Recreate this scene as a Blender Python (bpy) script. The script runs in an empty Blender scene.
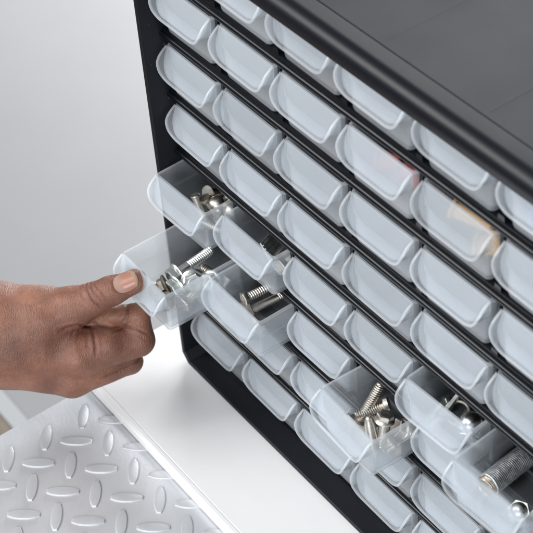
import bpy, bmesh, math, random
import numpy as np
from mathutils import Vector, Matrix, Euler, Quaternion

random.seed(7)
S = 0.001                      # everything below is written in millimetres
SC = bpy.context.scene
COL = SC.collection

# ------------------------------------------------------------------ camera
CAM_POS = (681.75, -391.76, 506.81)
RIGHT = Vector((0.596476, 0.800336, -0.060651))
UP = Vector((-0.525625, 0.446609, 0.724057))
FWD = Vector((-0.606576, 0.400003, -0.687069))
cam_d = bpy.data.cameras.new("camera"); cam = bpy.data.objects.new("camera", cam_d); COL.objects.link(cam)
m = Matrix.Identity(4)
for i in range(3):
    m[i][0] = RIGHT[i]; m[i][1] = UP[i]; m[i][2] = -FWD[i]; m[i][3] = CAM_POS[i] * S
cam.matrix_world = m
cam_d.sensor_width = 36; cam_d.lens = 36 * 1634.69 / 533
cam_d.clip_start = 0.01; cam_d.clip_end = 50
cam_d.dof.use_dof = True; cam_d.dof.focus_distance = 0.95; cam_d.dof.aperture_fstop = 22
SC.camera = cam

# ------------------------------------------------------------------ studio light
w = bpy.data.worlds.new("World"); SC.world = w; w.use_nodes = True
bg = w.node_tree.nodes['Background']; bg.inputs[0].default_value = (0.93, 0.96, 1.0, 1); bg.inputs[1].default_value = 0.24
SC.view_settings.view_transform = 'Standard'; SC.view_settings.look = 'None'
SC.view_settings.gamma = 1; SC.view_settings.exposure = 0.0

def softbox(name, pos, target, size, power, col=(1, 1, 1)):
    d = bpy.data.lights.new(name, 'AREA'); d.shape = 'RECTANGLE'; d.size = size[0]; d.size_y = size[1]
    d.energy = power; d.color = col
    o = bpy.data.objects.new(name, d); COL.objects.link(o); o.location = pos
    o.rotation_euler = (Vector(target) - Vector(pos)).to_track_quat('-Z', 'Y').to_euler()
    return o
softbox("softbox_key", (-0.92, -1.42, 0.95), (0.12, 0, -0.12), (0.95, 0.95), 36, (1.0, 0.995, 0.985))
softbox("softbox_back", (-0.75, 1.15, 1.25), (0.15, 0.05, 0.0), (1.3, 0.7), 19, (0.96, 0.98, 1.0))
softbox("softbox_side", (1.3, -1.7, 0.42), (0.15, 0, -0.15), (1.3, 0.9), 44, (0.97, 0.985, 1.0))
softbox("fill_top", (0.05, -1.0, 1.5), (0.1, -0.1, -0.3), (1.1, 0.8), 12, (0.98, 0.99, 1.0))  # added overhead lamp that brightens the white board and tread plate
softbox("fill_floor", (-1.75, 2.25, -0.05), (-1.65, 1.5, -1.15), (0.9, 0.6), 180, (1.0, 1.0, 1.0))  # added lamp whose falloff gives the far floor its gradient

SC.render.engine = 'CYCLES'
cy = SC.cycles
cy.max_bounces = 20; cy.transparent_max_bounces = 40; cy.transmission_bounces = 12; cy.diffuse_bounces = 12; cy.glossy_bounces = 4
cy.use_denoising = True
cy.sample_clamp_indirect = 6.0
cy.caustics_reflective = False; cy.caustics_refractive = False

# ------------------------------------------------------------------ materials
def mat(name):
    mt = bpy.data.materials.new(name); mt.use_nodes = True
    nt = mt.node_tree
    return mt, nt, nt.nodes, nt.links, nt.nodes['Principled BSDF']

def noise(nt, scale, detail=3, rough=.5, coord='Object', stretch=None):
    N, L = nt.nodes, nt.links
    tc = N.new('ShaderNodeTexCoord'); src = tc.outputs[coord]
    if stretch:
        mp = N.new('ShaderNodeMapping'); mp.inputs['Scale'].default_value = stretch; L.new(src, mp.inputs[0]); src = mp.outputs[0]
    n = N.new('ShaderNodeTexNoise'); n.inputs['Scale'].default_value = scale; n.inputs['Detail'].default_value = detail
    n.inputs['Roughness'].default_value = rough; L.new(src, n.inputs['Vector'])
    return n

def ramp(nt, src, stops):
    r = nt.nodes.new('ShaderNodeValToRGB'); e = r.color_ramp.elements
    while len(e) < len(stops): e.new(0.5)
    for k, (p, c) in enumerate(stops):
        e[k].position = p; e[k].color = c if len(c) == 4 else (*c, 1)
    nt.links.new(src, r.inputs[0]); return r

def simple(name, base, rough, metal=0.0, var=0.0, nscale=60, bump=0.0, bscale=400, spec=0.5, coat=0.0):
    mt, nt, N, L, P = mat(name)
    P.inputs['Roughness'].default_value = rough; P.inputs['Metallic'].default_value = metal
    P.inputs['Specular IOR Level'].default_value = spec; P.inputs['Coat Weight'].default_value = coat
    P.inputs['Base Color'].default_value = (*base, 1)
    if var:
        n = noise(nt, nscale, 5, .6)
        lo = tuple(max(0, b * (1 - var)) for b in base); hi = tuple(min(1, b * (1 + var)) for b in base)
        L.new(ramp(nt, n.outputs['Fac'], [(.3, lo), (.7, hi)]).outputs[0], P.inputs['Base Color'])
        r = nt.nodes.new('ShaderNodeMapRange'); r.inputs[3].default_value = rough * .8; r.inputs[4].default_value = min(1, rough * 1.25)
        L.new(n.outputs['Fac'], r.inputs[0]); L.new(r.outputs[0], P.inputs['Roughness'])
    if bump:
        n2 = noise(nt, bscale, 3, .6); b = N.new('ShaderNodeBump'); b.inputs['Strength'].default_value = bump
        b.inputs['Distance'].default_value = 0.0003; L.new(n2.outputs['Fac'], b.inputs['Height']); L.new(b.outputs[0], P.inputs['Normal'])
    return mt

def black_plastic(name, base, rough, bump=.35, dust=0.5):
    mt, nt, N, L, P = mat(name)
    n = noise(nt, 1500, 3, .6); b = N.new('ShaderNodeBump'); b.inputs['Strength'].default_value = bump; b.inputs['Distance'].default_value = 0.0001
    L.new(n.outputs['Fac'], b.inputs['Height']); L.new(b.outputs[0], P.inputs['Normal'])
    n2 = noise(nt, 12, 5, .6)
    mr = N.new('ShaderNodeMapRange'); mr.inputs[1].default_value = .3; mr.inputs[2].default_value = .7
    mr.inputs[3].default_value = rough * .94; mr.inputs[4].default_value = rough * 1.08
    L.new(n2.outputs['Fac'], mr.inputs[0]); L.new(mr.outputs[0], P.inputs['Roughness'])
    # fine dust specks
    v = N.new('ShaderNodeTexVoronoi'); v.inputs['Scale'].default_value = 130
    tc = N.new('ShaderNodeTexCoord'); L.new(tc.outputs['Object'], v.inputs['Vector'])
    P.inputs['Specular IOR Level'].default_value = .30 if rough > .38 else .22
    cr = ramp(nt, v.outputs['Distance'], [(0.0, (.22, .23, .25)), (.035, (.22, .23, .25)), (.06, base)])
    n3 = noise(nt, 25, 2); mk = ramp(nt, n3.outputs['Fac'], [(.5, (0, 0, 0)), (.62, (1, 1, 1))])
    mx = N.new('ShaderNodeMix'); mx.data_type = 'RGBA'; mx.inputs['A'].default_value = (*base, 1)
    mm = N.new('ShaderNodeMath'); mm.operation = 'MULTIPLY'; mm.inputs[1].default_value = dust
    L.new(mk.outputs[0], mm.inputs[0]); L.new(mm.outputs[0], mx.inputs['Factor']); L.new(cr.outputs[0], mx.inputs['B'])
    L.new(mx.outputs['Result'], P.inputs['Base Color'])
    return mt

def frosted(name, milk, tint=(0.80, 0.87, 0.95), rough=.28, blur=.0, clear=(0.98, 0.992, 1.0)):
    mt, nt, N, L, P = mat(name); N.remove(P); out = N['Material Output']
    df = N.new('ShaderNodeBsdfDiffuse'); tl = N.new('ShaderNodeBsdfTranslucent')
    tr = N.new('ShaderNodeBsdfTransparent'); gl = N.new('ShaderNodeBsdfGlossy'); rf = N.new('ShaderNodeBsdfRefraction')
    df.inputs['Color'].default_value = (*tint, 1); tl.inputs['Color'].default_value = (*tint, 1)
    tr.inputs['Color'].default_value = (*clear, 1)
    rf.inputs['Color'].default_value = (*clear, 1); rf.inputs['Roughness'].default_value = .25; rf.inputs['IOR'].default_value = 1.08
    gl.inputs['Roughness'].default_value = rough
    m0 = N.new('ShaderNodeMixShader'); m0.inputs[0].default_value = .42; L.new(df.outputs[0], m0.inputs[1]); L.new(tl.outputs[0], m0.inputs[2])
    mc = N.new('ShaderNodeMixShader'); mc.inputs[0].default_value = blur; L.new(tr.outputs[0], mc.inputs[1]); L.new(rf.outputs[0], mc.inputs[2])
    m1 = N.new('ShaderNodeMixShader'); L.new(mc.outputs[0], m1.inputs[1]); L.new(m0.outputs[0], m1.inputs[2])
    n = noise(nt, 45, 4, .6); mr = N.new('ShaderNodeMapRange'); mr.inputs[1].default_value = .3; mr.inputs[2].default_value = .7
    mr.inputs[3].default_value = milk * .96; mr.inputs[4].default_value = milk * 1.04
    oi = N.new('ShaderNodeObjectInfo'); om = N.new('ShaderNodeMapRange'); om.inputs[3].default_value = .82; om.inputs[4].default_value = 1.2
    L.new(oi.outputs['Random'], om.inputs[0]); mo = N.new('ShaderNodeMath'); mo.operation = 'MULTIPLY'
    L.new(n.outputs['Fac'], mr.inputs[0]); L.new(mr.outputs[0], mo.inputs[0]); L.new(om.outputs[0], mo.inputs[1]); L.new(mo.outputs[0], m1.inputs[0])
    fr = N.new('ShaderNodeFresnel'); fr.inputs['IOR'].default_value = 1.42
    m2 = N.new('ShaderNodeMixShader'); gm = N.new('ShaderNodeNewGeometry'); ib = N.new('ShaderNodeMath'); ib.operation = 'SUBTRACT'; ib.inputs[0].default_value = 1.0
    fm_ = N.new('ShaderNodeMath'); fm_.operation = 'MULTIPLY'; L.new(gm.outputs['Backfacing'], ib.inputs[1])
    L.new(fr.outputs[0], fm_.inputs[0]); L.new(ib.outputs[0], fm_.inputs[1]); L.new(fm_.outputs[0], m2.inputs[0]); L.new(m1.outputs[0], m2.inputs[1]); L.new(gl.outputs[0], m2.inputs[2])
    nb = noise(nt, 300, 2, .5); b = N.new('ShaderNodeBump'); b.inputs['Strength'].default_value = .06; b.inputs['Distance'].default_value = 0.0001
    L.new(nb.outputs['Fac'], b.inputs['Height'])
    for s in (gl, df): L.new(b.outputs[0], s.inputs['Normal'])
    L.new(m2.outputs[0], out.inputs['Surface'])
    return mt

M = {}
M['bin'] = frosted('frosted_polypropylene', .20, (.88, .93, .98), .28, .22)
M['rim'] = frosted('frosted_polypropylene_thick', .30, (0.92, 0.95, .99))
M['front'] = frosted('frosted_polypropylene_front', .21, (.87, .915, .965), .3, .15)
M['pull'] = frosted('frosted_polypropylene_pull', .19, (0.87, 0.92, 0.975), .34)
M['black'] = black_plastic('black_plastic', (.006, .007, .010), .36)
M['bezel'] = black_plastic('black_plastic_rim', (.005, .006, .009), .35, .3, .06)
M['top'] = black_plastic('grey_black_plastic_top', (.013, .014, .018), .45, .4, .05)
M['rail'] = black_plastic('black_plastic_rail', (.003, .004, .006), .24, 0, .2)
M['zinc'] = simple('zinc_plated_steel', (.78, .79, .76), .34, 1, .18, 260, .2, 900)
M['steel'] = simple('stainless_steel', (.68, .63, .57), .36, 1, .18, 260, .2, 900)
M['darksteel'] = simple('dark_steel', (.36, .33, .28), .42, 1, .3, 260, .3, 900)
M['greysteel'] = simple('weathered_grey_steel', (.82, .84, .85), .42, .9, .45, 300, .9, 260)
M['chrome'] = simple('polished_steel', (.88, .88, .88), .27, 1, .1, 120)
M['brass'] = simple('worn_brass_edge', (.50, .43, .36), .42, 1, .2, 300)
M['blue'] = simple('blue_plastic', (.10, .17, .60), .35)
M['red'] = simple('red_plastic', (.55, .13, .12), .35)
M['orange'] = simple('orange_plastic', (.78, .47, .20), .35)
M['white'] = simple('white_laminate', (.76, .76, .765), .38, 0, .015, 20, .15, 500)
M['plate'] = simple('silver_painted_tread_plate', (.62, .64, .67), .36, 0.45, .03, 40, .25, 500, .4)
M['grey'] = simple('grey_bench_metal', (.25, .26, .27), .45, 0, .1, 20)
M['nail'] = None

# ------------------------------------------------------------------ mesh helpers
def link_mesh(name, verts, faces, mt, parent=None, smooth=False, fm=None, mats=None, autos=None):
    me = bpy.data.meshes.new(name)
    me.from_pydata([(v[0] * S, v[1] * S, v[2] * S) for v in verts], [], faces)
    for x in (mats or [mt]): me.materials.append(x)
    if fm:
        for p, i in zip(me.polygons, fm): p.material_index = i
    bm = bmesh.new(); bm.from_mesh(me); bmesh.ops.recalc_face_normals(bm, faces=bm.faces); bm.to_mesh(me); bm.free()
    if smooth or autos:
        me.polygons.foreach_set('use_smooth', [True] * len(me.polygons))
    if autos:
        me.set_sharp_from_angle(angle=math.radians(autos))
    o = bpy.data.objects.new(name, me); COL.objects.link(o)
    if parent: o.parent = parent
    return o

class MB:
    def __init__(s): s.v = []; s.f = []; s.m = []
    def add(s, vs, fs, mi=0):
        k = len(s.v); s.v += [tuple(a) for a in vs]; s.f += [tuple(i + k for i in f) for f in fs]; s.m += [mi] * len(fs)
    def box(s, a, b, mi=0):
        x0, y0, z0 = a; x1, y1, z1 = b
        s.add([(x0, y0, z0), (x1, y0, z0), (x1, y1, z0), (x0, y1, z0), (x0, y0, z1), (x1, y0, z1), (x1, y1, z1), (x0, y1, z1)],
              [(0, 3, 2, 1), (4, 5, 6, 7), (0, 1, 5, 4), (1, 2, 6, 5), (2, 3, 7, 6), (3, 0, 4, 7)], mi)
    def loft(s, loops, cap0=True, cap1=True, mis=None, closed=True):
        n = len(loops[0]); vs = [p for l in loops for p in l]; fs = []; ms = []
        for k in range(len(loops) - 1):
            for i in range(n if closed else n - 1):
                j = (i + 1) % n
                fs.append((k * n + i, k * n + j, (k + 1) * n + j, (k + 1) * n + i)); ms.append(mis[k] if mis else 0)
        if cap0: fs.append(tuple(range(n))[::-1]); ms.append(0)
        if cap1: fs.append(tuple(range((len(loops) - 1) * n, len(loops) * n))); ms.append(0)
        k = len(s.v); s.v += [tuple(a) for a in vs]; s.f += [tuple(i + k for i in f) for f in fs]; s.m += ms
    def build(s, name, mt, parent=None, **kw):
        mats = mt if isinstance(mt, list) else [mt]
        return link_mesh(name, s.v, s.f, mats[0], parent, fm=s.m, mats=mats, **kw)

def tag(o, label=None, cat=None, group=None, kind=None):
    if label: o['label'] = label
    if cat: o['category'] = cat
    if group: o['group'] = group
    if kind: o['kind'] = kind
    return o

def empty(name, loc, rot=None):
    o = bpy.data.objects.new(name, None); COL.objects.link(o); o.location = [c * S for c in loc]
    o.empty_display_size = .01
    if rot is not None: o.rotation_euler = rot
    return o

# ------------------------------------------------------------------ setting
Q = 44.07; P_ = 57.0
TZ = -313.7                    # table top, the cabinet stands on it
PZ = TZ - 9.5                  # tread plate level
FZ = -1150.0
mb = MB(); mb.box((-6000, -6000, FZ - 20), (6000, 9000, FZ))
mt, nt, N, L, Pn = mat('floor_grey'); Pn.inputs['Roughness'].default_value = .5
n = noise(nt, 3.0, 6, .6); L.new(ramp(nt, n.outputs['Fac'], [(.3, (.185, .188, .195)), (.7, (.198, .202, .21))]).outputs[0], Pn.inputs['Base Color'])
tag(mb.build('floor', mt), kind='structure')
# pale strip and brown floorboards where the grey floor ends
mb = MB(); mb.box((-3000, 119.5, FZ + .5), (3000, 143, FZ + 4)); tag(mb.build('floor_strip', simple('pale_strip', (.27, .28, .29), .5)), kind='structure')
mt, nt, N, L, Pn = mat('brown_floorboards'); Pn.inputs['Roughness'].default_value = .5
n = noise(nt, 6, 6, .6, stretch=(1, 12, 1)); L.new(ramp(nt, n.outputs['Fac'], [(.3, (.09, .075, .06)), (.7, (.19, .16, .125))]).outputs[0], Pn.inputs['Base Color'])
mb = MB(); mb.box((-3000, -3000, FZ + .5), (3000, 119.5, FZ + 3)); tag(mb.build('floor_boards', mt), kind='structure')

# workbench with its tread plate top
wb = empty('workbench', (150, -150, FZ)); tag(wb, 'workbench topped with a silver tread plate, in front of the white board', 'workbench')
def child(mbx, name, mt, parent, **kw):
    loc = parent.location / S
    mbx.v = [(a[0] - loc[0], a[1] - loc[1], a[2] - loc[2]) for a in mbx.v]
    return mbx.build(name, mt, parent, **kw)
mb = MB(); mb.box((-30, -395, FZ + 3), (480, 235, PZ - 3)); child(mb, 'body', M['grey'], wb)
mb = MB(); mb.box((-35, -400, PZ - 3), (485, 240, PZ))
def lozenge(cx, cy, ang, Lh=10.8, Wh=3.7, h=.95):
    ca, sa = math.cos(ang), math.sin(ang)
    def ring(k, z):
        pts = []
        base = [(-1, .38), (-.62, .82), (-.25, .98), (.25, .98), (.62, .82), (1, .38), (1, -.38), (.62, -.82), (.25, -.98), (-.25, -.98), (-.62, -.82), (-1, -.38)]
        for a, b in base:
            x = a * (Lh - k); y = b * (Wh - k * .9)
            pts.append((cx + x * ca - y * sa, cy + x * sa + y * ca, z))
        return pts
    return [ring(0, PZ - .3), ring(.1, PZ + h * .62), ring(.42, PZ + h * .88), ring(1.25, PZ + h)]
for i in range(-2, 18):
    for j in range(-12, 5):
        for (ox, oy, an) in ((-28.2, -107.7, 50), (-13.0, -92.2, -37)):
            cx = ox + 31.0 * i; cy_ = oy + 29.7 * j
            if -26 < cx < 474 and -390 < cy_ < -76:
                mb.loft(lozenge(cx, cy_, math.radians(an)), True, True)
child(mb, 'tread_plate', M['plate'], wb, autos=32)

# white table board: rounded front edge
bd = MB()
def yz_extrude(mbx, prof, x0, x1, mi=0):
    mbx.loft([[(x0, y, z) for y, z in prof], [(x1, y, z) for y, z in prof]], True, True)
fy = -76.0
prof = [(fy + 2.2, PZ + .1), (fy + 2.2, PZ + 1.3), (fy + .3, PZ + 1.3), (fy, PZ + 1.8), (fy, TZ - 2.2), (fy + .7, TZ - .8), (fy + 2.2, TZ)]
prof += [(fy + 4.6, TZ), (fy + 4.9, TZ - .35), (fy + 5.3, TZ - .35), (fy + 5.6, TZ)]
prof += [(225, TZ), (225, PZ + .1)]
yz_extrude(bd, prof, -42, 470)
tag(bd.build('white_board', M['white']), 'smooth white board with a thin rounded front edge, carrying the black cabinet', 'board')

# ------------------------------------------------------------------ cabinet
cab = empty('storage_cabinet', (168, 60, TZ)); tag(cab, 'black plastic small parts cabinet holding eight rows of translucent drawers', 'cabinet')
XR = 342.0 ; YB = 140.0; YF = -14.0; ZT = 56.0
# shell: left side, chamfered bottom corners, right side, as one bent sheet with softened front edges
def shell_loop(off, y):
    o = off
    return [(-5.6 + o, y, 47), (-5.6 + o, y, TZ + 8 + o * .4), (.9 + o * .5, y, TZ + .6 + o), (XR - 6.5 - o * .5, y, TZ + .6 + o), (XR - o, y, TZ + 8 + o * .4), (XR - o, y, 47)]
mb = MB()
T_ = 3.4
def ring_face(y, ins):       # closed outline of the sheet at depth y
    a = shell_loop(ins, y); b = shell_loop(T_ - ins, y)
    return a + b[::-1]
mb.loft([ring_face(YF, .7), ring_face(YF + .25, .3), ring_face(YF + .9, 0), ring_face(YB, 0)], True, True)
# feet
for fx in (12, 300):
    for fyy in (-5, 110): mb.box((fx, fyy, TZ), (fx + 18, fyy + 14, TZ + 1.2))
child(mb, 'frame', M['black'], cab, autos=35)
mb = MB(); mb.box((-2.1, YB - 3, TZ + 3.4), (XR - 3.5, YB - .4, 44)); child(mb, 'back_panel', M['black'], cab)
# top with a deep rounded front edge and a narrow seam
r = 7.8; prof = [(YF + 1.2, 43.4), (YF + .3, 43.8), (YF, 44.6)]
for k in range(0, 11):
    a = math.pi - (math.pi / 2) * k / 10
    prof.append((YF + r + r * math.cos(a), ZT - r + r * math.sin(a) * 1.0))
prof[3] = (YF, ZT - r)
prof += [(.9, ZT), (1.1, ZT - .25), (1.15, ZT - 1.3), (1.15, 43.4)]
prof2 = [(1.8, 43.5), (1.8, ZT - .35), (2.1, ZT - .1), (YB - 6, ZT - .1), (YB, ZT - 5), (YB, 43.5)]
mb = MB(); yz_extrude(mb, prof, -7, XR + 1.4); child(mb, 'front_rim', M['bezel'], cab, autos=28)
mb = MB(); yz_extrude(mb, [(1.15, 43.6), (1.15, ZT - 1.3), (1.8, ZT - 1.3), (1.8, 43.6)], -6.9, XR + 1.3); child(mb, 'seam', M['rail'], cab)
mb = MB(); yz_extrude(mb, prof2, -7, XR + 1.4)
for rx in (197.0, 268.0):
    mb.loft([[(rx - 1.2, y, ZT - .2), (rx - .7, y, ZT - .07), (rx + .7, y, ZT - .07), (rx + 1.2, y, ZT - .2)] for y in (5.0, YB - 8)], True, True)
child(mb, 'top_panel', M['top'], cab, autos=28)

def rail_mesh(z):
    pr = [(1.2, z + 4.1), (.6, z + 3.7), (.5, z + 2.3)]
    for k in range(9):
        a = math.radians(70 + 220 * k / 8); pr.append((.6 + 2.3 * math.cos(a), z + .1 + 2.3 * math.sin(a)))
    pr += [(.9, z - 2.6), (.9, z - 4.0), (1.3, z - 4.4), (2.6, z - 4.4), (3, z - 3.9), (3, z + 2.4), (130, z + 2.6), (130, z + 4.1)]
    return pr
for k in range(7):
    mb = MB(); yz_extrude(mb, rail_mesh(-Q * k), -2.15, XR - 3.45)
    child(mb, 'rail', M['rail'], cab, autos=40)
mb = MB(); mb.box((-2.15, 1.5, TZ + 4.0), (XR - 3.45, 128, TZ + 5.4)); child(mb, 'bottom_shelf', M['black'], cab)
for k in range(1, 6):
    mb = MB(); x = P_ * k - 2.1
    mb.box((x - 1.1, 2.0, TZ + 5.4), (x + 1.1, 131, 43.3)); child(mb, 'divider', M['rail'], cab)
# small hooks beside each divider that catch the drawers
for k in range(1, 6):
    for rr in range(7):
        x = P_ * k - 2.1; z = -Q * rr
        mb = MB(); mb.loft([[(x - 2.6, y, z + 2.5), (x + 2.6, y, z + 2.5), (x + 2.0, y, z + 7.2), (x - 2.0, y, z + 7.2)] for y in (.8, 4.5)], True, True)
        child(mb, 'hook', M['rail'], cab)

# ------------------------------------------------------------------ drawers
DW, DH, DL = 50.5, 33.5, 124.0      # local origin: front left foot of the drawer, z=0 at its underside
def rr_loop(x0, x1, y0, y1, r, z, n=5):
    pts = []
    for cx, cy_, a0 in ((x1 - r, y0 + r, -90), (x1 - r, y1 - r, 0), (x0 + r, y1 - r, 90), (x0 + r, y0 + r, 180)):
        for k in range(n + 1):
            a = math.radians(a0 + 90 * k / n); pts.append((cx + r * math.cos(a), cy_ + r * math.sin(a), z))
    return pts
def bin_mesh():
    mb = MB(); L_ = []; W = []
    def o(ins, z, r, inner=0): L_.append(rr_loop(ins, DW - ins, (1.15 + (ins - 1.15) * .22) if inner else ins * .18, DL - ins, r, z))
    t = 1.15
    o(4.6, 0, 2.0); o(3.2, .35, 2.6); o(2.3, 1.4, 2.8); o(1.9, 3.6, 2.8); o(1.3, 18.2, 2.8); o(.25, 18.7, 2.8); o(.05, 31.6, 2.6); o(-.35, 31.9, 2.7); o(-.35, 33.1, 2.7); o(-.1, 33.5, 2.5)
    no = len(L_)
    o(t - .2, 33.5, 1.8, 1); o(t, 33.1, 1.6, 1); o(t + .25, 19.0, 1.6, 1); o(t + 1.25, 18.0, 1.7, 1); o(t + 2.2, 4.0, 1.7, 1); o(t + 2.8, 2.2, 1.6, 1); o(t + 3.9, 1.4, 1.5, 1); o(t + 5.0, 1.25, 1.2, 1)
    mis = [0] * (len(L_) - 1)
    for k in range(no - 4, no + 1): mis[k] = 1
    mb.loft(L_, True, True, mis)
    for fi, f in enumerate(mb.f):
        if mb.m[fi] == 0 and len(f) == 4 and all(mb.v[i][1] < 2.4 for i in f) and all(3 < mb.v[i][0] < DW - 3 or mb.v[i][1] < 1.9 for i in f): mb.m[fi] = 2
    # low ridges across the floor
    for yy in (42, 83):
        mb.loft([[(x, yy - .7, 1.3), (x, yy - .35, 2.6), (x, yy + .35, 2.6), (x, yy + .7, 1.3)] for x in (4.6, DW - 4.6)], True, True)
    return mb
def pull_mesh():
    mb = MB(); zt = DH
    R = 12.0; ZB = 17.8
    def path(ins):       # U outline in x,z (z downwards from the top edge)
        pts = [(ins, .3), (ins, 1.2), (ins, 2.5), (ins, 3.8), (ins, 4.6), (ins, 5.2), (ins, ZB - R)]
        rr = R - ins
        for k in range(1, 8):
            a = math.radians(180 + 90 * k / 8); pts.append((R + rr * math.cos(a), ZB - R - rr * math.sin(a)))
        pts.append((R, ZB - ins))
        pts += [(DW * .5, ZB - ins)]
        pts += [(DW - x, z) for x, z in pts[-2::-1]]
        return pts
    def dep(z):
        zs = [0.0, .8, 2.0, 3.5, 5.5, 8, 11, 14, 17, 18]; ds = [.0, .9, 2.8, 4.7, 6.6, 8.1, 9.0, 9.3, 9.0, 8.8]
        return float(np.interp(z, zs, ds))
    po = path(.1); pi = path(1.25); pm = path(-.15); pq = path(1.45)
    # loops around the wall strip: outer at wall, outer near rim, rim bead, inner near rim, inner at wall
    def at(p, i, y): return (p[i][0], y, zt - p[i][1])
    n = len(po)
    rows = []
    for i in range(n):
        d = dep(po[i][1])
        rows.append([at(po, i, .25), at(po, i, -d + 1.5 if d > 2 else -d * .4), at(pm, i, -d + 1.1 if d > 2 else -d * .5), at(pm, i, -d + .25), at(po, i, -d), at(pi, i, -d), at(pq, i, -d + .3), at(pq, i, -d + 1.1 if d > 2 else -d * .5), at(pi, i, -d + 1.5 if d > 2 else -d * .4), at(pi, i, .25)])
    nn = len(rows[0]); vs = [p for rw in rows for p in rw]; fs = []; ms = []
    for i in range(n - 1):
        for j in range(nn):
            k = (j + 1) % nn
            fs.append((i * nn + j, i * nn + k, (i + 1) * nn + k, (i + 1) * nn + j)); ms.append(1 if 1 <= j <= 7 else 0)
    fs.append(tuple(range(nn))[::-1]); ms.append(0); fs.append(tuple(range((n - 1) * nn, n * nn))); ms.append(0)
    k = len(mb.v); mb.v += vs; mb.f += [tuple(a + k for a in f) for f in fs]; mb.m += ms
    # slanted plate spanning the U, meeting it just behind the rim
    def py(z): return -0.3 - 6.9 * z / 16.9
    lo = [p for p in path(1.5)]
    sect = []
    for i in range(n // 2 + 1):
        a = lo[i]; b = lo[n - 1 - i]
        z = min(a[1], 16.9) if a[1] > 0.4 else .35
        sect.append((a[0], b[0], z, py(z)))
    A = [(x0, y, zt - z) for x0, x1, z, y in sect]; B = [(x1, y, zt - z) for x0, x1, z, y in sect]
    m_ = len(A); fs = []
    vs = A + B + [(x, y + 1.0, z - .2) for x, y, z in A] + [(x, y + 1.0, z - .2) for x, y, z in B]
    for i in range(m_ - 1):
        fs += [(i, i + 1, m_ + i + 1, m_ + i), (2 * m_ + i, 3 * m_ + i, 3 * m_ + i + 1, 2 * m_ + i + 1)]
        fs += [(i, 2 * m_ + i, 2 * m_ + i + 1, i + 1), (m_ + i, m_ + i + 1, 3 * m_ + i + 1, 3 * m_ + i)]
    fs += [(0, m_, 3 * m_, 2 * m_), (m_ - 1, 3 * m_ - 1, 4 * m_ - 1, 2 * m_ - 1)]
    mb.add(vs, fs, 0)
    return mb
p_bin = bin_mesh().build('bin', [M['bin'], M['rim'], M['front']], None, autos=40)
p_pull = pull_mesh().build('finger_pull', [M['pull'], M['rim']], None, autos=40)
ORD = ['top', 'second', 'third', 'fourth', 'fifth', 'sixth', 'seventh', 'bottom']
CO = ['leftmost column', 'second column from the left', 'third column from the left', 'fourth column from the left', 'fifth column from the left', 'rightmost column']
YAW = {(4, 0): .03, (5, 0): -.02, (5, 3): -.055, (4, 4): .05, (4, 5): .05}
OPEN = {   # (row, col): (pull-out, tilt, dx, label)
 (4, 0): (18.5, .006, 0, 'slightly open translucent drawer of round headed screws above the hand-held drawer'),
 (5, 0): (51.0, .020, 2.2, 'widest open translucent drawer of flange bolts, pulled by the hand'),
 (4, 1): (9.0, .004, .3, 'barely open translucent drawer of metal strips, above the open drawer of long threaded bolts'),
 (5, 1): (22.5, .008, .3, 'open translucent drawer with two long threaded bolts, right of the hand-held drawer'),
 (5, 3): (26.2, .010, .3, 'open translucent drawer holding a jumble of bare steel hex bolts and a pin'),
 (4, 4): (10.8, .004, -.3, 'slightly open translucent drawer holding a wing nut and a shiny cap nut'),
 (4, 5): (28.0, .010, .3, 'open translucent drawer holding a thick grey threaded tube, at lower right'),
}
CLOSED = {(1, 3): 'closed drawer with red plugs showing faintly, fourth column, second row from the top',
          (1, 4): 'closed drawer with orange plugs glowing through, fifth column, second row from the top',
          (0, 5): 'closed drawer with blue plugs showing through, rightmost column, top row'}
DR = {}
first = True
for row in range(8):
    for c in range(6):
        zr = -(row - 1) * Q
        po, tilt, dx, lab = OPEN.get((row, c), (random.uniform(-1.0, .6), 0, random.uniform(-.5, .5), None))
        loc = (P_ * c + 1.3 + dx, -po, zr - 39.5)
        t = empty('drawer', loc)
        # tips forward about its back end as it is pulled out
        t.rotation_euler = (tilt, 0, random.uniform(-.010, .010) if not tilt else YAW.get((row, c), 0))
        if tilt: t.location[2] -= math.sin(tilt) * (DL - po) * S * .9
        if not lab: lab = CLOSED.get((row, c)) or 'closed translucent drawer, %s row%s, %s' % (ORD[row], '' if row in (0, 7) else ' from the top', CO[c])
        tag(t, lab, 'drawer', 'translucent drawers in the black cabinet')
        for proto, nm in ((p_bin, 'bin'), (p_pull, 'finger_pull')):
            o = proto if first else proto.copy()
            if not first: COL.objects.link(o)
            o.name = nm; o.parent = t
        first = False
        DR[(row, c)] = t

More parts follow.
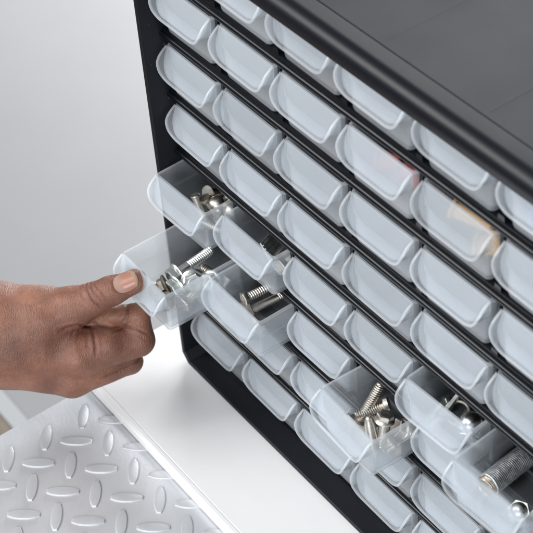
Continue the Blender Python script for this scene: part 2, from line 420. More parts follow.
# ------------------------------------------------------------------ hardware lying in the drawers
def ringpts(r, z, n, ph=0): return [(r * math.cos(2 * math.pi * k / n + ph), r * math.sin(2 * math.pi * k / n + ph), z) for k in range(n)]
def thread_loops(r, z0, z1, pitch, depth, n=20):
    loops = []; st = pitch / 6; z = z0
    while z <= z1:
        L_ = []
        for k in range(n):
            ph = (z / pitch - k / n) % 1.0
            tri = 1 - abs(ph * 2 - 1)
            rr = r - depth * (1 - min(1, tri * 1.15))
            if z1 - z < pitch: rr -= (1 - (z1 - z) / pitch) * depth
            a = 2 * math.pi * k / n; L_.append((rr * math.cos(a), rr * math.sin(a), z))
        loops.append(L_); z += st
    return loops
def hexloop(af, z):
    R_ = af / math.sqrt(3); return [(R_ * math.cos(math.radians(60 * k)), R_ * math.sin(math.radians(60 * k)), z) for k in range(6)]
def aim(parent_drawer, p, axis, roll=0):
    """object matrix: p in drawer coordinates, local +Z along axis (drawer coordinates)"""
    q_ = Vector(axis).normalized().to_track_quat('Z', 'X') @ Quaternion((0, 0, 1), roll)
    loc = Vector([c * S for c in p])
    mw = Matrix.Translation(parent_drawer.location) @ parent_drawer.rotation_euler.to_matrix().to_4x4()
    return mw @ Matrix.Translation(loc) @ q_.to_matrix().to_4x4()
def hexbolt(dr, p, axis, r, Ln, mt, lab, af=None, hh=None, flange=0, unthread=0, roll=0, headkind='hex', pitch=None, cat='bolt', group='loose bolts and screws in the open drawers', name='hex_bolt'):
    """p = centre of the head's underside, axis from head to tip"""
    o = empty(name, (0, 0, 0)); o.matrix_world = aim(DR[dr], p, axis, roll); tag(o, lab, cat, group)
    af = af or r * 3.3; hh = hh or r * 1.3; pitch = pitch or r * .42
    mb = MB()
    if headkind == 'hex':
        b = r * .12
        z0 = -hh - flange
        mb.loft([ringpts(af * .44, z0, 24)] + [ringpts(af * .50, z0 + b * .6, 24)], True, False)
        mb2 = MB(); mb2.loft([hexloop(af * .90, z0 + .02), hexloop(af, z0 + b * 1.6), hexloop(af, -flange - b), hexloop(af * .95, -flange)], True, True)
        mb.v, mb.f, mb.m = mb2.v, mb2.f, mb2.m
        if flange: mb.loft([ringpts(af * .52, -flange - .5, 28), ringpts(af * .66, -flange * .7, 28), ringpts(af * .69, -flange * .3, 28), ringpts(af * .68, 0, 28)], True, True)
        mb.loft([ringpts(af * .30, z0 - .02, 20), ringpts(af * .36, z0 - .12, 20), ringpts(af * .42, z0 + .04, 20)], True, True)
    elif headkind == 'dome':
        R_ = af * .5; Ls = []
        for k in range(8):
            a = math.radians(8 + 82 * k / 7); Ls.append(ringpts(R_ * math.sin(a), -hh * math.cos(a), 28))
        Ls.append(ringpts(R_ * .96, .3, 28)); mb.loft(Ls, True, True)
    elif headkind == 'flat':
        mb.loft([ringpts(af * .46, -hh, 28), ringpts(af * .5, -hh + .4, 28), ringpts(af * .5, -.4, 28), ringpts(af * .46, 0, 28)], True, True)
    mb.build('head', mt, o, autos=35)
    sh = MB(); Ls = []
    if unthread > 0: Ls += [ringpts(r * .98, -.3, 20), ringpts(r * .98, unthread, 20)]
    if Ln - unthread > 1: Ls += thread_loops(r, max(.01, unthread + .1) if unthread else -.3, Ln, pitch, r * .16)
    Ls += [ringpts(r * .72, Ln + r * .18, 20)]
    sh.loft(Ls, True, True); sh.build('shank', mt, o, autos=40)
    return o
def hexnut(dr, p, axis, af, h, mt, lab, bore=.30, dome=False, flange=0, name='nut', group='loose nuts in the open drawers'):
    mb = MB(); n = 24
    def hr(k, s):      # hexagon sampled at n points
        a = 2 * math.pi * k / n; m6 = (a + math.pi / 6) % (math.pi / 3) - math.pi / 6
        rr = af * .5 / math.cos(m6); return rr * s
    def hl(z, s): return [(hr(k, s) * math.cos(2 * math.pi * k / n), hr(k, s) * math.sin(2 * math.pi * k / n), z) for k in range(n)]
    if dome:
        Ls = [hl(0, .96), hl(.5, 1), hl(h * .38, 1), hl(h * .42, .95)]
        R_ = af * .45
        for k in range(8):
            a = math.radians(90 * k / 8); Ls.append(ringpts(R_ * math.cos(a), h * .42 + h * .55 * math.sin(a), n))
        mb.loft(Ls, True, True)
    else:
        Ls = [ringpts(af * bore, .3, n), ringpts(af * (bore + .04), 0, n), hl(0, .95), hl(.6, 1), hl(h - .6, 1), hl(h, .94), ringpts(af * (bore + .04), h, n), ringpts(af * bore, h - .4, n), ringpts(af * bore, .3, n)]
        mb.loft(Ls, False, False)
        if flange:
            mb.loft([ringpts(af * bore, -1.2, n), ringpts(af * .68, -1.2, n), ringpts(af * .69, -.6, n), ringpts(af * .55, .4, n), ringpts(af * bore, .4, n), ringpts(af * bore, -1.2, n)], False, False)
    o = mb.build(name, mt, None, autos=35); o.matrix_world = aim(DR[dr], p, axis); tag(o, lab, 'nut', group)
    return o

# held drawer (row 5, col 0): zinc flange bolts
H = (5, 0)
hexbolt(H, (31, 30.5, 13.5), (-.85, .30, -.40), 3.4, 15, M['zinc'], 'zinc flange bolt with its broad flange and hex head facing right, in the hand-held drawer', 11.5, 5.5, 1.8, roll=.3, unthread=2)
hexbolt(H, (19.5, 27, 13.5), (-.06, 1, .10), 3.3, 27, M['zinc'], 'zinc bolt whose bright thread points to the cabinet, in the hand-held drawer', 10.5, 5, 1.7, unthread=8)
hexbolt(H, (25.5, 22.0, 10.5), (-.12, .95, .05), 3.2, 14, M['zinc'], 'grey flange bolt standing on edge in the middle of the hand-held drawer', 11, 4.6, 1.8, roll=.5)
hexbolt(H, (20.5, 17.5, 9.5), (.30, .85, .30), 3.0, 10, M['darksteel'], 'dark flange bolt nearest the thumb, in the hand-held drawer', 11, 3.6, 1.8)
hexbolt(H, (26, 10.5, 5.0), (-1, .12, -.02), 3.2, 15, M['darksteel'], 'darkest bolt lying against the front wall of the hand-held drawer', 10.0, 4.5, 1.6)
hexbolt(H, (38.5, 40, 13), (-.35, .75, -.5), 3.2, 20, M['zinc'], 'zinc hex bolt beside the right wall of the hand-held drawer', 10.5, 5.5, 1.6, roll=.2)
hexbolt(H, (41, 47, 9), (-.9, -.25, .15), 3.2, 18, M['steel'], 'threaded bolt lying crosswise at the back of the pile in the hand-held drawer', 10, 4.6)
hexbolt(H, (36, 21, 5), (-.3, .95, 0), 3.2, 18, M['steel'], 'bolt at the bottom of the pile in the hand-held drawer', 9.5, 4.6)
hexnut(H, (14, 12, 3), (.3, -.3, .9), 9, 5, M['steel'], 'small steel nut beneath the dark bolts in the hand-held drawer')
# row 4 col 0: round heads
A_ = (4, 0)
hexbolt(A_, (21, 13.5, 20.5), (.35, .05, -1), 2.6, 16, M['steel'], 'upright steel screw nearest the front wall in the drawer above the hand-held one', 6, 1.6, headkind='flat', unthread=16)
hexbolt(A_, (25, 18.5, 17), (.3, .3, -1), 2.6, 13, M['darksteel'], 'darker steel screw leaning behind the front one, above the hand-held drawer', 8, 2.6, headkind='flat', unthread=5)
hexbolt(A_, (20.5, 24.0, 17.5), (-.2, 1, -.45), 2.6, 16, M['steel'], 'steel screw with its thin disc head on edge, above the hand-held drawer', 9.5, 1.8, headkind='flat', unthread=12)
hexbolt(A_, (33.3, 20.5, 20), (-.1, .15, -1), 2.7, 17, M['steel'], 'screw with a shiny domed head facing up, above the hand-held drawer', 9.6, 2.6, headkind='dome', unthread=4)
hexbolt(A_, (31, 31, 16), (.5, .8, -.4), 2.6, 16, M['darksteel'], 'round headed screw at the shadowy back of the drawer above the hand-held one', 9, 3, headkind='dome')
hexbolt(A_, (40, 25, 15), (.1, .5, -.6), 2.7, 15, M['steel'], 'round headed screw touching the right wall, above the hand-held drawer', 10, 3.6, headkind='dome', unthread=4)
hexbolt(A_, (28, 13, 5), (.9, .2, 0), 2.5, 14, M['steel'], 'small screw flat on the floor by the front wall, above the hand-held drawer', 7.5, 2.4, headkind='flat')
hexbolt(A_, (13, 30, 5), (.2, 1, .1), 2.5, 15, M['steel'], 'small screw lying by the left wall, above the hand-held drawer', 7.5, 2.4, headkind='dome')
hexbolt(A_, (37, 19, 10), (-.5, .8, -.2), 2.5, 14, M['darksteel'], 'dull screw leaning over the others by the right wall, above the hand-held drawer', 7.5, 2.4, headkind='flat')
# row 4 col 1: ribbed strips and a bolt
B_ = (4, 1)
def strip(dr, p, rot, L_, W, lab):
    mb = MB(); mb.box((0, 0, 0), (L_, W, 1.2))
    k = 1.5
    while k < L_ - 1.5: mb.box((k, .4, 1.15), (k + 1.1, W - .4, 2.1)); k += 2.6
    o = mb.build('metal_strip', M['zinc'], None); 
    mw = Matrix.Translation(DR[dr].location) @ Matrix.Translation([c * S for c in p]) @ Euler(rot).to_matrix().to_4x4()
    o.matrix_world = mw; tag(o, lab, 'metal strip', 'ribbed metal strips'); return o
strip(B_, (24.5, 8.5, 22), (0, math.radians(62), math.radians(20)), 20, 16, 'ribbed metal strip leaning steeply, in the barely open drawer')
strip(B_, (31, 12, 14), (math.radians(20), math.radians(38), math.radians(25)), 18, 12, 'ribbed metal strip behind the steep one in the barely open drawer')
hexbolt(B_, (40, 14, 12), (-.2, 1, -.1), 2.8, 18, M['steel'], 'steel bolt lying right of the ribbed strips', 9.5, 4)
hexbolt(B_, (31, 20, 6), (-.1, 1, 0), 2.8, 18, M['darksteel'], 'dark bolt lying under the ribbed strips', 9.5, 4)
# row 5 col 1
C_ = (5, 1)
hexbolt(C_, (16, 16.5, 7.2), (.14, 1, .06), 3.1, 25, M['steel'], 'long bolt with a smooth bright shank, in the drawer right of the hand-held one', 12, 4.6, unthread=19, roll=.2)
hexbolt(C_, (12.0, 17.5, 14.5), (.10, 1, .02), 2.9, 30, M['steel'], 'long fully threaded bolt lying on top, in the drawer right of the hand-held one', 8, 3.0, pitch=1.5)
hexbolt(C_, (28, 13.5, 4.2), (-.8, .25, 0), 2.6, 18, M['steel'], 'threaded bolt flat on the floor by the front wall, right of the hand-held drawer', 8, 3.2)
hexbolt(C_, (33, 42, 5), (.1, 1, 0), 2.9, 26, M['darksteel'], 'dark bolt deep at the back, right of the hand-held drawer', 9.5, 4)
# row 5 col 3
D_ = (5, 3)
hexbolt(D_, (15.6, 15.8, 8.5), (-.04, .62, .72), 3.2, 25, M['steel'], 'longest threaded bolt leaning up across the bare steel bolts', 12.5, 4.8, roll=.4)
hexbolt(D_, (15.0, 22, 4), (-.6, -.8, .18), 2.7, 15, M['steel'], 'threaded bolt lying flat at the left wall of the drawer of bare steel bolts', 9, 4)
o = empty('pin', (0, 0, 0)); o.matrix_world = aim(DR[D_], (33, 12.2, 6.5), (-.36, .12, .86)); tag(o, 'smooth tapered steel pin standing near the front corner of a drawer', 'pin')
mb = MB(); mb.loft([ringpts(2.2, -3.5, 24), ringpts(3.1, -2.8, 24), ringpts(3.1, -.6, 24), ringpts(2.6, -.2, 24)], True, True); mb.build('collar', M['steel'], o, autos=35)
mb = MB(); mb.loft([ringpts(3.5, -1.0, 24), ringpts(3.4, 3, 24), ringpts(3.2, 12, 24), ringpts(2.6, 15.5, 24), ringpts(1.6, 17.5, 24), ringpts(.8, 18, 24)], True, True); mb.build('shaft', M['steel'], o, autos=50)
hexbolt(D_, (33.2, 20.6, 21.0), (.08, -.22, -.92), 3.1, 18, M['steel'], 'flanged steel bolt standing head up next to the smooth pin', 8.6, 3.6, 1.4, unthread=13, roll=.1)
hexbolt(D_, (21.0, 29.5, 16.5), (-.45, -.85, -.28), 3.0, 17, M['steel'], 'steel bolt whose disc head faces the cabinet, behind the longest leaning bolt', 10.5, 3.2, roll=.2, headkind='flat')
hexbolt(D_, (41, 20, 6), (-.9, .3, 0), 2.9, 18, M['steel'], 'steel bolt lying crosswise beneath the flanged bolt', 9, 4)
hexbolt(D_, (37.5, 30, 11), (.3, .7, -.6), 3.0, 14, M['steel'], 'steel hex bolt against the right wall of the drawer of bare steel bolts', 10, 4.4, 1.2)
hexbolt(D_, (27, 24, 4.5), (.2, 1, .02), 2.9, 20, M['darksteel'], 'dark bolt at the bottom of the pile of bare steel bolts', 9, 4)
# row 4 col 4: wing nut, ring, cap nut
E_ = (4, 4)
o = empty('wing_nut', (0, 0, 0)); o.matrix_world = aim(DR[E_], (15.3, 10.5, 8), (.25, .35, .9), .7); tag(o, 'bright zinc wing nut with two thin upright wings in a slightly open drawer', 'wing nut')
mb = MB(); mb.loft([ringpts(3, -5, 20), ringpts(6, -5, 20), ringpts(4.8, 3, 20), ringpts(3, 3, 20), ringpts(3, -5, 20)], False, False); mb.build('hub', M['zinc'], o, autos=35)
for sgn in (-1, 1):
    mb = MB(); prof = [(3.5, -3), (7, -1), (9, 4), (9.6, 10), (8.6, 14), (6.4, 15), (5.2, 11), (4.6, 5), (3.2, 2)]
    mb.loft([[(sgn * x, y, z) for x, z in prof] for y in (-.9, .9)], True, True); mb.build('wing', M['zinc'], o, autos=40)
mb = MB(); Ls = []
for k in range(33):
    a = 2 * math.pi * k / 32; Ls.append([((6.4 + 1.5 * math.cos(b)) * math.cos(a), (6.4 + 1.5 * math.cos(b)) * math.sin(a), 1.5 * math.sin(b)) for b in [2 * math.pi * j / 10 for j in range(10)]])
mb.loft(Ls, False, False); o = mb.build('metal_ring', M['darksteel'], None, smooth=True); o.matrix_world = aim(DR[E_], (20, 20, 7), (.4, -.5, .7)); tag(o, 'dark metal ring leaning beside the wing nut', 'ring')
hexnut(E_, (31.3, 18.6, 6), (.12, -.18, .95), 14.5, 10, M['chrome'], 'shiny domed cap nut facing up in a slightly open drawer', dome=True, name='cap_nut')
hexnut(E_, (40, 29, 5), (.3, .4, .8), 10, 5, M['darksteel'], 'dark hex nut in the corner behind the shiny cap nut')
mb = MB(); mb.loft([ringpts(4.2, 0, 28), ringpts(8.2, 0, 28), ringpts(8.2, 1.4, 28), ringpts(4.2, 1.4, 28), ringpts(4.2, 0, 28)], False, False)
o = mb.build('washer', M['darksteel'], None, autos=35); o.matrix_world = aim(DR[E_], (28, 27, 3.5), (.1, -.3, .95)); tag(o, 'dark flat washer lying behind the shiny cap nut', 'washer')
hexnut(E_, (38, 14, 4), (.1, .3, .9), 9, 4.5, M['zinc'], 'small zinc nut right of the shiny cap nut')
hexnut(E_, (22, 33, 4), (-.2, .2, .9), 9, 4.5, M['zinc'], 'small zinc nut in the shadow behind the metal ring')
hexbolt(E_, (10, 24, 4), (.3, 1, 0), 2.6, 16, M['zinc'], 'small zinc bolt by the left wall behind the wing nut', 8, 3.4)
# row 4 col 5: thick threaded tube and cap nut
G_ = (4, 5)
o = empty('threaded_tube', (0, 0, 0)); o.matrix_world = aim(DR[G_], (10.6, 13.0, 9.0), (-.02, 1, .0)); tag(o, 'thick weathered grey metal tube with a threaded brassy end in the lower right drawer', 'tube')
mb = MB(); mb.loft([ringpts(5.9, 3.2, 36), ringpts(6.3, 3.5, 36)] + thread_loops(6.5, 3.7, 84, 1.1, .16, 36) + [ringpts(6.0, 84.4, 36)], True, True); mb.build('sleeve', M['greysteel'], o, autos=35)
mb = MB(); mb.loft([ringpts(4.6, 0.4, 36), ringpts(5.2, -.2, 36)] + thread_loops(5.9, 0, 3.6, 1.2, .7, 36), False, False); mb.loft([ringpts(4.6, .4, 36), ringpts(4.6, 30, 36)], False, False); mb.build('threaded_end', M['brass'], o, autos=40)
mb = MB(); mb.loft([ringpts(4.4, 2.2, 24), ringpts(4.5, 2.6, 24)] , True, True); mb.build('core', M['darksteel'], o)
hexnut(G_, (31, 18, 4.5), (.25, -.55, .8), 10.5, 7, M['zinc'], 'zinc cap nut near the front corner of the lower right drawer', dome=True, name='cap_nut')
hexnut(G_, (40.5, 22, 4), (.0, .55, .8), 10, 4.5, M['darksteel'], 'dark nut beside the zinc cap nut in the lower right drawer')

# coloured wall plugs seen faintly through closed drawers
def plug(dr, p, axis, mt, lab, grp):
    mb = MB()
    Ls = [ringpts(3.2, 0, 14), ringpts(6.0, .2, 14), ringpts(6.0, 1.6, 14)]
    for k in range(8): Ls += [ringpts(5.0 if k % 2 else 4.3, 2.2 + k * 2.8, 14)]
    Ls += [ringpts(2, 25, 14)]
    mb.loft(Ls, True, True); o = mb.build('wall_plug', mt, None, autos=50); o.matrix_world = aim(DR[dr], p, axis); tag(o, lab, 'wall plug', grp)
for dr, mt, cn, ps in (((0, 5), M['blue'], 'blue', 'blue'), ((1, 4), M['orange'], 'orange', 'orange'), ((1, 3), M['red'], 'red', 'red')):
    spots = [((10, 7.5, 8), (.9, .25, .1)), ((20, 16, 10), (-.3, .9, .1)), ((30, 7.5, 9), (.35, .9, .2)), ((40, 13, 9), (-.6, .8, 0)), ((22, 24, 13), (.8, .5, -.1))]
    if cn == 'orange': spots = [((12, 9, 19), (.75, .3, -.1)), ((30, 7.5, 8), (.75, .5, .1)), ((38, 12, 12), (.2, .9, 0)), ((12, 24, 8), (.5, .8, 0))]
    if cn == 'red': spots = [((9, 12, 10), (.8, .4, .1)), ((24, 12, 12), (.6, .5, .0)), ((36, 12, 14), (.1, .9, 0))]
    names = {'blue': ['blue wall plug nearest the left wall of the top right drawer', 'blue wall plug pointing backwards in the top right drawer', 'blue wall plug along the front wall of the top right drawer', 'blue wall plug nearest the right wall of the top right drawer', 'topmost blue wall plug on the pile in the top right drawer'],
             'orange': ['orange wall plug high on the pile in its closed drawer', 'orange wall plug against the front right corner of its closed drawer', 'orange wall plug standing by the right wall of its closed drawer', 'orange wall plug deepest at the back of its closed drawer'],
             'red': ['red wall plug by the left wall of its closed drawer', 'red wall plug in the middle of its closed drawer', 'red wall plug by the right wall of its closed drawer']}[cn]
    for (p, ax), lb in zip(spots, names): plug(dr, p, ax, mt, lb, cn + ' wall plugs')

# ------------------------------------------------------------------ the hand
SK, nt, N, L, P = mat('skin')
n1 = noise(nt, 38, 5, .6); n2 = noise(nt, 260, 4, .65)
c1 = ramp(nt, n1.outputs['Fac'], [(.25, (.13, .055, .036)), (.5, (.225, .098, .062)), (.75, (.36, .165, .105))])
c2 = ramp(nt, n2.outputs['Fac'], [(.3, (.80, .78, .76)), (.7, (1, 1, 1))])
mx = N.new('ShaderNodeMix'); mx.data_type = 'RGBA'; mx.blend_type = 'MULTIPLY'; mx.inputs['Factor'].default_value = 1
L.new(c1.outputs[0], mx.inputs['A']); L.new(c2.outputs[0], mx.inputs['B'])
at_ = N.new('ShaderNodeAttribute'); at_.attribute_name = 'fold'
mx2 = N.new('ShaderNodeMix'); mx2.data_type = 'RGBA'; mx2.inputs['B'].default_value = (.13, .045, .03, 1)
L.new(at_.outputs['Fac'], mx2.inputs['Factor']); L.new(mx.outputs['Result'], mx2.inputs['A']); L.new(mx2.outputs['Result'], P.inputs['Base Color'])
P.inputs['Roughness'].default_value = .46; P.inputs['Specular IOR Level'].default_value = .45
P.inputs['Subsurface Weight'].default_value = .15; P.inputs['Subsurface Radius'].default_value = (.003, .001, .0006); P.inputs['Subsurface Scale'].default_value = 1.0
# fine skin lines: cell network plus stretched wrinkles
tc = N.new('ShaderNodeTexCoord'); mp = N.new('ShaderNodeMapping'); mp.inputs['Scale'].default_value = (1.0, .55, 1.0); mp.inputs['Rotation'].default_value = (0, 0, .5)
L.new(tc.outputs['Object'], mp.inputs[0])
vz = N.new('ShaderNodeTexVoronoi'); vz.feature = 'DISTANCE_TO_EDGE'; vz.inputs['Scale'].default_value = 900; L.new(mp.outputs[0], vz.inputs['Vector'])
vc = N.new('ShaderNodeMath'); vc.operation = 'MINIMUM'; vc.inputs[1].default_value = .28; L.new(vz.outputs['Distance'], vc.inputs[0])
wv = noise(nt, 520, 4, .6, stretch=(2.2, .5, 1))
ad = N.new('ShaderNodeMath'); ad.operation = 'ADD'; L.new(vc.outputs[0], ad.inputs[0]); L.new(wv.outputs['Fac'], ad.inputs[1])
bp = N.new('ShaderNodeBump'); bp.inputs['Strength'].default_value = .7; bp.inputs['Distance'].default_value = .0005
L.new(ad.outputs[0], bp.inputs['Height']); L.new(bp.outputs[0], P.inputs['Normal'])

# chains of (a, b, c, radius): a right, b up, c towards the lens, in mm from the thumb tip
CH = {
 'thumb': [(1.3, 1.3, 14, 7.6), (-13.9, -4.8, 12, 8.5), (-26.2, -9.9, 8, 9.4), (-38, -15, 3, 12.6), (-59, -20.9, -4, 18.8), (-92.4, -23.5, -8, 21.4)],
 'index_mc': [(-93.1, -35.1, -12, 28.3), (-37, -43.9, -10, 16.3)],
 'mid_mc': [(-94.1, -39.8, -18, 26.4), (-42, -57.8, -20, 15.7)],
 'ring_mc': [(-96.5, -37.2, -32, 23.9), (-52.7, -56.1, -44, 13.8)],
 'pink_mc': [(-97.9, -34.3, -40, 21.4), (-62.7, -51.8, -60, 11.3)],
 'index': [(-37, -43.9, -10, 16.3), (.9, -36.4, -13, 10.7), (1.3, -20.3, -7, 7.5), (-15.1, -20.3, -7, 6.3), (-24.3, -22.9, -10, 5.7)],
 'middle': [(-42, -57.8, -20, 15.7), (-6.1, -50.6, -28, 8.8), (-8.7, -37.4, -36, 6.9), (-25.2, -34, -32, 6.3)],
 'ring': [(-52.7, -56.1, -44, 13.8), (-19, -52.4, -48, 7.5), (-22.2, -39.6, -54, 6.3), (-34.8, -36.7, -48, 5.7)],
 'pinky': [(-62.7, -51.8, -60, 11.3), (-33.4, -48.8, -66, 6.3), (-35.6, -38.9, -68, 5.7), (-44.3, -37.3, -62, 5)],
 'forearm': [(-92, -32, -16, 29.5), (-130, -33, -20, 30), (-300, -30, -30, 42)],
}
FLAT = {'thumb': 1.0, 'index_mc': 1.25, 'mid_mc': 1.25, 'ring_mc': 1.2, 'pink_mc': 1.2, 'forearm': 1.25, 'index': 1, 'middle': 1, 'ring': 1, 'pinky': 1}
def cone_d(X, Y, Z, p, q_, fl):
    ax, ay, az, ra = p; bx, by, bz, rb = q_
    dx, dy, dz = bx - ax, by - ay, (bz - az) * fl
    px, py, pz = X - ax, Y - ay, (Z - az) * fl
    t = np.clip((px * dx + py * dy + pz * dz) / (dx * dx + dy * dy + dz * dz), 0, 1)
    return np.sqrt((px - t * dx) ** 2 + (py - t * dy) ** 2 + (pz - t * dz) ** 2) - (ra + t * (rb - ra))
def smin(a, b, k):
    h = np.clip(.5 + .5 * (b - a) / k, 0, 1); return b + (a - b) * h - k * h * (1 - h)
def chain(X, Y, Z, nm, k=2.5):
    c = CH[nm]; d = None
    for i in range(len(c) - 1):
        e = cone_d(X, Y, Z, c[i], c[i + 1], FLAT[nm]); d = e if d is None else smin(d, e, k)
    return d
def sdf(X, Y, Z):
    palm = chain(X, Y, Z, 'index_mc')
    for nm, k in (('mid_mc', 8), ('ring_mc', 8), ('pink_mc', 8), ('forearm', 14)): palm = smin(palm, chain(X, Y, Z, nm), k)
    palm = smin(palm, np.sqrt((X + 29) ** 2 + (Y + 30) ** 2 + (Z + 19) ** 2) - 14.5, 4)          # cup of the palm behind the fingers
    idx = chain(X, Y, Z, 'index', 1.6)
    idx = smin(idx, np.sqrt((X + 20) ** 2 + (Y + 38) ** 2 + ((Z + 6) * 1.1) ** 2) - 10.5, 5)       # fleshy fold of the first segment
    th = chain(X, Y, Z, 'thumb', 5)
    d = smin(palm, idx, 3.5)
    d = smin(d, chain(X, Y, Z, 'middle', 2), 2.2)
    d = smin(d, chain(X, Y, Z, 'ring', 2), 1.6); d = smin(d, chain(X, Y, Z, 'pinky', 2), 1.6)
    # thumb root melts into the palm, its free end stays apart from the index finger
    kk = np.clip((-30 - X) / 26, 0, 1) * 14 + 1.0
    d = smin(d, th, kk)
    return d
h = .85
ax_ = np.arange(-190, 14, h); ay_ = np.arange(-92, 20, h); az_ = np.arange(-84, 34, h)
X, Y, Z = np.meshgrid(ax_.astype(np.float32), ay_.astype(np.float32), az_.astype(np.float32), indexing='ij')
D = sdf(X, Y, Z)
D[0, :, :] = np.maximum(D[0, :, :], .5)
def surface_nets(D, ax, ay, az, h):
    ins = D < 0
    nx, ny, nz = D.shape
    c = [ins[i:nx - 1 + i, j:ny - 1 + j, k:nz - 1 + k] for i in (0, 1) for j in (0, 1) for k in (0, 1)]
    s = sum(x.astype(np.int8) for x in c); act = (s > 0) & (s < 8)
    idx = np.full(act.shape, -1, np.int64); I = np.argwhere(act); idx[act] = np.arange(len(I))
    acc = np.zeros((len(I), 3)); cnt = np.zeros(len(I))
    offs = [(i, j, k) for i in (0, 1) for j in (0, 1) for k in (0, 1)]
    for a in range(8):
        for b in range(a + 1, 8):
            oa, ob = np.array(offs[a]), np.array(offs[b])
            if np.abs(oa - ob).sum() != 1: continue
            da = D[I[:, 0] + oa[0], I[:, 1] + oa[1], I[:, 2] + oa[2]]; db = D[I[:, 0] + ob[0], I[:, 1] + ob[1], I[:, 2] + ob[2]]
            cr = (da < 0) != (db < 0); t = np.where(cr, da / np.where(da == db, 1, da - db), 0)
            acc += np.where(cr[:, None], oa + t[:, None] * (ob - oa), 0); cnt += cr
    V = (I + acc / cnt[:, None]) * h + np.array([ax[0], ay[0], az[0]])
    F = []
    for axd in range(3):
        sl0 = [slice(None)] * 3; sl1 = [slice(None)] * 3
        sl0[axd] = slice(0, -1); sl1[axd] = slice(1, None)
        A, B = ins[tuple(sl0)], ins[tuple(sl1)]; E_ = np.argwhere(A != B)
        o1, o2 = [k for k in range(3) if k != axd]
        ok = (E_[:, o1] > 0) & (E_[:, o2] > 0) & (E_[:, o1] < D.shape[o1] - 1) & (E_[:, o2] < D.shape[o2] - 1)
        E_ = E_[ok]; flip = A[tuple(E_.T)]
        q4 = []
        for u, v_ in ((0, 0), (1, 0), (1, 1), (0, 1)):
            e = E_.copy(); e[:, o1] -= u; e[:, o2] -= v_; q4.append(idx[tuple(e.T)])
        q4 = np.stack(q4, 1)
        if axd == 1: flip = ~flip
        q4[flip] = q4[flip][:, ::-1]; F.append(q4)
    F = np.concatenate(F); F = F[(F >= 0).all(1)]
    return V, F
V, F = surface_nets(D, ax_, ay_, az_, h)
del D, X, Y, Z
def grad(V):
    e = .4; g = []
    for k in range(3):
        o = np.zeros(3); o[k] = e; a = V + o; b = V - o
        g.append(sdf(a[:, 0], a[:, 1], a[:, 2]) - sdf(b[:, 0], b[:, 1], b[:, 2]))
    g = np.stack(g, 1); return g / (np.linalg.norm(g, axis=1)[:, None] + 1e-9)
for _ in range(2):      # snap onto the exact surface
    g = grad(V); V = V - g * sdf(V[:, 0], V[:, 1], V[:, 2])[:, None] * .7
g = grad(V)
na = [(-4 + 8.1 * math.cos(t) * .913 - 6.7 * math.sin(t) * .407, 1 + 8.1 * math.cos(t) * .407 + 6.7 * math.sin(t) * .913) for t in [math.radians(q) for q in range(110, 345, 18)]]
CREASE = [ (na, .55, .6, .55),   # polyline in a,b ; depth, width, colour weight
 ([(-31, 1.5), (-28.5, -3), (-24.8, -9.9), (-19.2, -15.5)], .75, .55, .75),
 ([(-28, 1.6), (-24.6, -4), (-20.5, -9.5), (-17.5, -13)], .45, .5, .5),
 ([(-24.5, .6), (-18.6, -6.8), (-15.0, -12.0)], .65, .5, .65),
 ([(-34, -1), (-31.5, -7), (-28, -13)], .35, .6, .35),
 ([(-46, -29.6), (-41, -27.9), (-34.6, -26.4), (-27, -27.6)], 1.5, .9, .9),
 ([(-40, -35), (-38.5, -31), (-37, -27.5)], .6, .6, .5), ([(-36.5, -37), (-35.5, -32), (-35, -28)], .45, .5, .4),
 ([(-27.5, -28), (-25.4, -34), (-24.2, -40), (-24.4, -45)], 1.2, .8, .75),
 ([(-30.5, -31), (-29.6, -36), (-29.2, -42)], .35, .5, .3),
 ([(-14.4, -30.8), (-9.4, -29.2), (-5.7, -26.2), (-4.0, -21.4)], .7, .6, .6),
 ([(-7, -27), (1.9, -29.2), (8.5, -32.9)], .9, .6, .7),
 ([(-5.6, -12), (-4.6, -17), (-5.2, -21.5), (-8.5, -25.5)], 1.2, .8, .8),
 ([(-4.6, -31.5), (1.5, -32.6), (6.0, -35.5)], .35, .5, .35),
 ([(-14.5, -33.5), (-13.6, -31.0), (-12, -29.4)], .4, .5, .4),
 ([(-22, -60.5), (-12, -56.2), (-4, -52), (3.6, -47.6)], .9, .8, .7),
]
V2 = V.copy(); fold = np.zeros(len(V))
def seg_d(P2, a, b):
    a = np.array(a); b = np.array(b); d = b - a; t = np.clip(((P2 - a) @ d) / (d @ d), 0, 1); return np.linalg.norm(P2 - a - t[:, None] * d, axis=1), t
front = np.clip(g[:, 2] * 2.0 + .4, 0, 1)
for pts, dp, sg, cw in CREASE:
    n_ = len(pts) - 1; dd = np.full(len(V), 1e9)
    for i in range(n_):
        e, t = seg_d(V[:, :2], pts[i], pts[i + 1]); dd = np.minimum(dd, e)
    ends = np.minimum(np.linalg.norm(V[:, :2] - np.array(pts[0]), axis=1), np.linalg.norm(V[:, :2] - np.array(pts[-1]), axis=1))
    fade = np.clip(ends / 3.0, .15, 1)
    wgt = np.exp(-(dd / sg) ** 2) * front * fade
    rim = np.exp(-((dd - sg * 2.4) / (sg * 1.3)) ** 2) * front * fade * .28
    V2 -= g * (wgt * dp * .75)[:, None]; V2 += g * (rim * dp)[:, None]; fold = np.maximum(fold, wgt * cw)
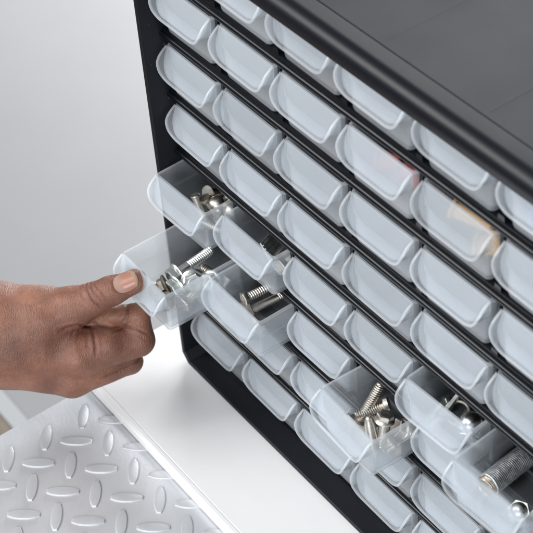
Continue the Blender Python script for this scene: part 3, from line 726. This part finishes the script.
# broad unevenness: tendons, veins and knuckle pads
def bumpf(cx, cy_, r_, a): return a * np.exp(-(((V[:, 0] - cx) ** 2 + (V[:, 1] - cy_) ** 2) / r_ ** 2))
low = bumpf(-14, -38, 6, .7) + bumpf(-14, -6, 6, .5) + bumpf(-60, -30, 10, .7) + bumpf(-75, -52, 9, .6) + bumpf(-30, -52, 7, .5) - bumpf(-48, -40, 8, .8) - bumpf(-70, -12, 8, .4)
low += .25 * np.sin(V[:, 0] * .23 + V[:, 1] * .11) * np.sin(V[:, 1] * .19 - V[:, 0] * .07)
V2 += g * (low * front)[:, None]
H0 = Vector((14.964, -51.710, -201.309))
ctr = H0 * S
RM = Matrix(((RIGHT.x, UP.x, -FWD.x), (RIGHT.y, UP.y, -FWD.y), (RIGHT.z, UP.z, -FWD.z)))
# darker joint pigment, plus shade painted into the skin round the thumb web
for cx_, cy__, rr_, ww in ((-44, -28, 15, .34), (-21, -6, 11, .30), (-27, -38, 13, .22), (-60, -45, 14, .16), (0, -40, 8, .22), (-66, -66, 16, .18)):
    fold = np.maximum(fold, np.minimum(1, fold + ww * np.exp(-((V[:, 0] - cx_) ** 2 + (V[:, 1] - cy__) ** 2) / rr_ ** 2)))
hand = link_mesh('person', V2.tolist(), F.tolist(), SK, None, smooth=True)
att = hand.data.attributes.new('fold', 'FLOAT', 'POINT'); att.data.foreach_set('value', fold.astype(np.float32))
hand.matrix_world = Matrix.Translation(ctr) @ RM.to_4x4()
tag(hand, 'bare brown hand and wrist reaching from the left, thumb and curled fingers gripping a drawer', 'person')
# thumbnail: a curved plate following the thumb's surface
MN, nt, N, L, P = mat('thumbnail'); P.inputs['Roughness'].default_value = .3; P.inputs['Subsurface Weight'].default_value = .1; P.inputs['Subsurface Radius'].default_value = (.002, .001, .0006)
a2 = N.new('ShaderNodeAttribute'); a2.attribute_name = 'along'
rp = ramp(nt, a2.outputs['Fac'], [(0, (.36, .235, .19)), (.16, (.38, .24, .19)), (.45, (.34, .165, .12)), (.80, (.33, .165, .115)), (.90, (.36, .25, .18)), (1, (.26, .18, .12))])
L.new(rp.outputs[0], P.inputs['Base Color'])
nn_ = noise(nt, 500, 3, .5, stretch=(.3, 1.6, 1)); b_ = N.new('ShaderNodeBump'); b_.inputs['Strength'].default_value = .2; b_.inputs['Distance'].default_value = .0002
L.new(nn_.outputs['Fac'], b_.inputs['Height']); L.new(b_.outputs[0], P.inputs['Normal'])
nu, nv = 33, 25; ca, sa = math.cos(math.radians(24)), math.sin(math.radians(24)); cxn, cyn = -4.0, 1.0
top = []; al = []
for i in range(nu):
    for j in range(nv):
        s_ = -1 + 2 * i / (nu - 1); t_ = -1 + 2 * j / (nv - 1)
        # square to superellipse
        xx = s_ * math.sqrt(max(0, 1 - t_ * t_ * .42)); yy = t_ * math.sqrt(max(0, 1 - s_ * s_ * .38))
        xx *= 7.7; yy *= 6.3
        top.append((cxn + xx * ca - yy * sa, cyn + xx * sa + yy * ca, 0)); al.append((s_ + 1) / 2)
top = np.array(top); zc = np.full(len(top), 32.0)
for _ in range(60):
    d_ = sdf(top[:, 0], top[:, 1], zc); zc = np.maximum(zc - np.clip(d_, -1, 4) * .8, 6)
e_ = 1 - np.abs(np.array([(-1 + 2 * (k % nv) / (nv - 1)) for k in range(len(top))])) ** 3
f_ = np.array([min(1, (1 - al[k]) * 6 + .3) for k in range(len(top))])
topz = zc + .30 + .35 * e_
vs = np.concatenate([np.stack([top[:, 0], top[:, 1], topz], 1), np.stack([top[:, 0], top[:, 1], zc - .9], 1)])
fs = []; K = nu * nv
for i in range(nu - 1):
    for j in range(nv - 1):
        a = i * nv + j; fs += [(a, a + nv, a + nv + 1, a + 1), (K + a, K + a + 1, K + a + nv + 1, K + a + nv)]
edge = [(0, j) for j in range(nv)] + [(i, nv - 1) for i in range(1, nu)] + [(nu - 1, j) for j in range(nv - 2, -1, -1)] + [(i, 0) for i in range(nu - 2, 0, -1)]
ei = [i * nv + j for i, j in edge]
for k in range(len(ei)): a, b = ei[k], ei[(k + 1) % len(ei)]; fs.append((a, b, K + b, K + a))
nl = link_mesh('thumbnail', vs.tolist(), fs, MN, hand, autos=60)
at3 = nl.data.attributes.new('along', 'FLOAT', 'POINT'); at3.data.foreach_set('value', np.array(al + al, np.float32))
